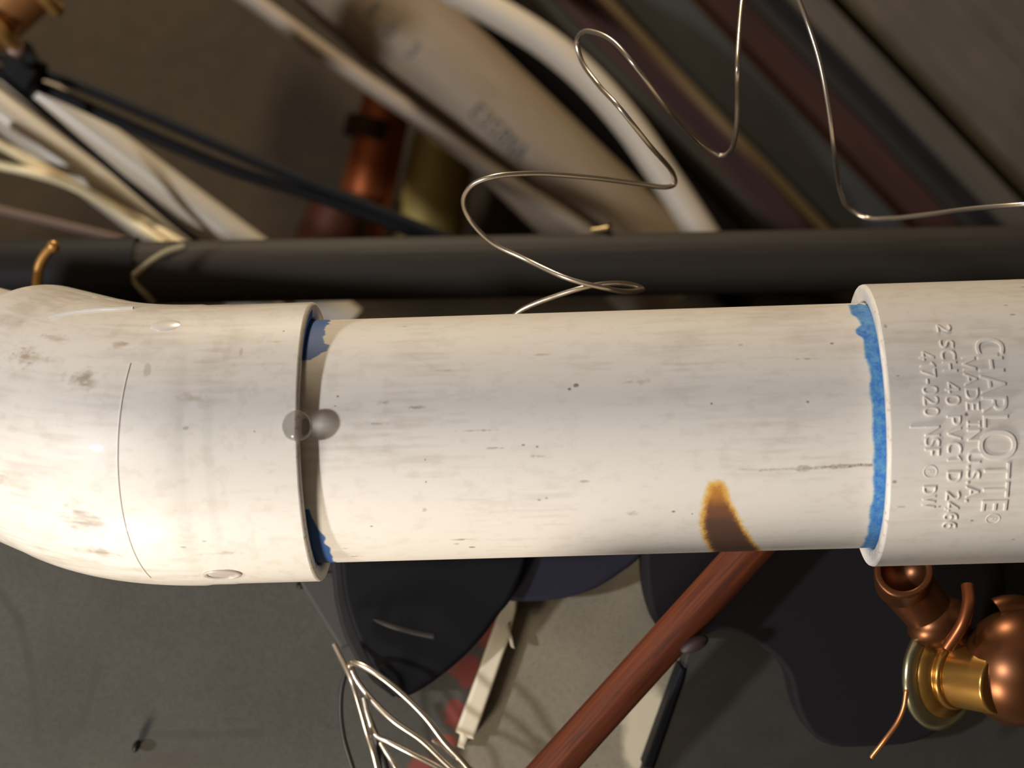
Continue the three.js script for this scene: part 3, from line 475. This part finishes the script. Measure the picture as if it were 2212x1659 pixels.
{
  const c = thing('shading_rod', 'grey rod added out of view to shade the white pipe', 'blocker');  // unseen rod, added to cast soft shade on the lower pipe
  mesh('rod_wall', rodGeo(V(-0.040, 0.878, 0.036), V(1.2785, 0.880, 0.140), 0.0092, 0.0092, 48), M(RGB(120, 118, 112), 0.5), c);
}
const deepBlack = M(RGB(15, 15, 19), 0.6, 0, { specularIntensity: 0.25 });
{
  const a = thing('black_slab', 'deep black rounded slab with a grey border, between white pipe and wire bundle', 'flat_shape');  // near-black rounded slab against the low wall
  mesh('slab_body', slab(smooth([[738, 1130], [734, 1215], [742, 1290], [757, 1345], [780, 1400], [812, 1455], [858, 1508], [884, 1504], [936, 1474], [998, 1424], [1044, 1375], [1078, 1328], [1101, 1299], [1140, 1200], [1130, 1120], [920, 1090]]), 0.512, 0.018, 0.0016), deepBlack, a);
  mesh('slab_border', slab([[705, 1130], [714, 1218], [722, 1297], [734, 1350], [746, 1384], [770, 1430], [806, 1476], [850, 1508], [870, 1490], [830, 1440], [790, 1380], [770, 1300], [760, 1200], [760, 1130]], 0.515, 0.015, 0.0012, 3), M(RGB(34, 33, 34), 0.6, 0, { specularIntensity: 0.3 }), a);  // dark grey strip along the edge of the black slab
  mesh('grey_triangle', slab([[640, 1240], [652, 1268], [690, 1330], [736, 1404], [760, 1390], [745, 1240]], 0.522, 0.008, 0.001, 3), M(RGB(52, 49, 46), 0.7), a);  // flat dark grey triangle beside the black slab
  mesh('reflection_streak', capped([P(806, 1337, 0.5132), P(850, 1352, 0.5128), P(900, 1366, 0.5128), P(936, 1373, 0.5128)], PX(9, 0.525), 30), M(RGB(34, 30, 28), 0.5), a);  // faint reflection on the black, built as a thin raised strip
  const b = thing('black_slab', 'bluish black shallow slab behind the deep black slab, above the white strip', 'flat_shape');  // second slab, bluish black and thinner
  mesh('slab_body', slab(smooth([[960, 1150], [1000, 1240], [1050, 1283], [1100, 1299], [1160, 1300], [1215, 1294], [1282, 1274], [1336, 1242], [1389, 1198], [1420, 1130], [1200, 1080]]), 0.517, 0.013, 0.0016), M(RGB(33, 33, 44), 0.6, 0, { specularIntensity: 0.3 }), b);
  const c = thing('wide_black_slab', 'big black rounded slab behind the copper pipe and brass valve', 'wide_shape');  // largest near-black slab, with a rounded outline
  mesh('wide_slab_body', slab(smooth([[1392, 1110], [1393, 1196], [1397, 1274], [1408, 1325], [1428, 1368], [1480, 1392], [1560, 1362], [1640, 1395], [1700, 1452], [1722, 1530], [1756, 1590], [1800, 1612], [1880, 1614], [1990, 1600], [2070, 1545], [2150, 1400], [2160, 1200], [1900, 1090], [1600, 1090]]), 0.503, 0.027, 0.0016), M(RGB(26, 24, 27), 0.75, 0, { specularIntensity: 0.2 }), c);
  const strip = thing('white_strip', 'narrow white plastic strip on the low wall beside the red paint', 'strip');
  mesh('strip_bar', slab([[1090, 1270], [1122, 1270], [1116, 1318], [1100, 1380], [1062, 1490], [1024, 1598], [1012, 1596], [1004, 1620], [988, 1614], [994, 1588], [984, 1582], [1026, 1470], [1056, 1384], [1076, 1330]], 0.523, 0.007, 0.001, 3), M(RGB(206, 196, 172), 0.55), strip);
  mesh('torn_end', slab([[1098, 1345], [1106, 1372], [1112, 1402], [1104, 1398], [1092, 1356]], 0.5225, 0.002, 0.0003, 2), M(RGB(180, 166, 146), 0.6), strip);
  const panel = thing('dark_sheet', 'flat dark olive sheet leaning on the low wall beyond the copper pipe', 'sheet');
  const tex = texture(700, 500, (u, v, o) => { const n = fbm(u * 12, v * 9, 131), g = noise(u * 420, v * 300, 133); for (let i = 0; i < 3; i++) o[i] = [36, 34, 30][i] + [14, 13, 11][i] * (n - 0.45) + 9 * (g - 0.5); });
  const pg = slab([[1475, 1440], [1495, 1360], [1530, 1150], [2500, 1150], [2500, 1900], [1320, 1900], [1395, 1659]], 0.517, 0.013, 0.0008, 2);
  const pu = pg.attributes.uv; for (let i = 0; i < pu.count; i++) pu.setXY(i, pu.getX(i) * 7, pu.getY(i) * 10);
  mesh('sheet_face', pg, M(0xffffff, 0.75, 0, { map: tex }), panel);
  mesh('edge_shadow', slab([[1456, 1475], [1470, 1440], [1482, 1444], [1475, 1475], [1410, 1664], [1390, 1659]], 0.5162, 0.013, 0.0006, 2), M(RGB(15, 17, 24), 0.6, 0, { specularIntensity: 0.3 }), panel);  // thin shadow line along the sheet, put in as a navy strip
  for (const [x, y, rx, ry, lab] of [[295, 1612, 8, 14, 'small black screw set low in the grey wall'], [650, 1264, 10, 8, 'small black screw under the rim of the elbow']]) {
    const q = P(x, y, 0.527), s = thing('wall_screw', lab, 'screw', q); s.rotation.z = -0.35;
    mesh('screw_head', new THREE.SphereGeometry(1, 20, 14).scale(PX(rx, 0.527), PX(ry, 0.527), 0.0028), M(RGB(16, 15, 16), 0.5), s);
  }
}
// ------------------------------------------------------------------ copper and brass valve
{
  const D = 0.487, copper = M(RGB(108, 68, 42), 0.34, 0.85), brass = M(RGB(176, 132, 66), 0.28, 0.85), chrome = M(RGB(190, 184, 150), 0.25, 0.95);
  const t = thing('pipe_valve', 'shiny copper and brass valve below the lettered white fitting', 'valve');
  const c = P(2075, 1458, D), q = new THREE.Quaternion().setFromUnitVectors(V(0, 1, 0), V(-0.62, 0.02, -0.78).normalize());
  const put = (g) => g.applyQuaternion(q).translate(c.x, c.y, c.z), u = PX(1, D);
  // profile: radius, height; height grows away from the eye, towards the ring
  mesh('flange_ring', put(lathe([[98, 36], [114, 36], [124, 42], [128, 50], [124, 59], [114, 63], [102, 61], [98, 56], [98, 36]].map(([r, h]) => [r * u, h * u]))), chrome, t);
  mesh('collar', put(lathe([[0, -2], [70, -2], [76, 4], [77, 12], [72, 18], [70, 26], [98, 30], [98, 62], [0, 62]].map(([r, h]) => [r * u, h * u]))), brass, t);
  mesh('brass_nut', put(lathe([[0, -110], [66, -110], [70, -100], [70, -6], [66, 0], [0, 0]].map(([r, h]) => [r * u, h * u]), 48)), brass, t);
  { const b = P(2204, 1442, D - 0.004); mesh('valve_body', mergeGeometries([new THREE.SphereGeometry(PX(126, D), 48, 32).translate(b.x, b.y, b.z), rodGeo(b, P(2440, 1424, D - 0.003), PX(126, D), PX(130, D), 64)]), copper, t); }
  const arm = mesh('branch_cup', (() => { const b = P(2030, 1345, D - 0.001); return mergeGeometries([rodGeo(P(2090, 1425, D + 0.004), P(1962, 1268, D - 0.004), PX(48, D), PX(58, D), 40), new THREE.SphereGeometry(PX(62, D), 40, 28).scale(1.15, 0.85, 1).rotateZ(0.35).translate(b.x, b.y, b.z)]); })(), copper, t);
  const cd = P(1950, 1180, D - 0.012).sub(P(1985, 1330, D)).normalize(), cq = new THREE.Quaternion().setFromUnitVectors(V(0, 1, 0), cd), cc = P(1952, 1245, D - 0.008);
  mesh('cup_socket', lathe([[20, -50], [58, -46], [62, -30], [62, 36], [58, 40], [48, 40], [46, 34], [46, -20], [0, -24]].map(([r, h]) => [r * u, h * u]), 64).rotateX(0.55).applyQuaternion(cq).translate(cc.x, cc.y, cc.z), copper, t);
  mesh('lever', wireGeo([P(2046, 1400, 0.4705), P(2080, 1345, 0.4685), P(2092, 1300, 0.4695), P(2090, 1264, 0.472)], PX(13, 0.5), 40, 14), M(RGB(150, 88, 54), 0.35, 0.85), t);
  mesh('elbow_bend', (() => { const e = P(2185, 1330, D); return new THREE.TorusGeometry(PX(66, D), PX(40, D), 20, 48, 2.2).rotateZ(-0.2).translate(e.x, e.y - PX(60, D), e.z); })(), copper, t);
  tag(mesh('copper_wire', capped([P(1958, 1494, 0.4755), P(1952, 1530, 0.4755), P(1938, 1562, 0.4755), P(1912, 1598, 0.4755), P(1884, 1634, 0.4765)], PX(5.5, 0.4755), 50), M(RGB(206, 140, 92), 0.35, 0.8)), 'short curved copper wire hanging from the valve rim', 'wire');
}
scene.traverse((o) => { if (o.isMesh) o.receiveShadow = true; });
renderer.render(scene, camera);
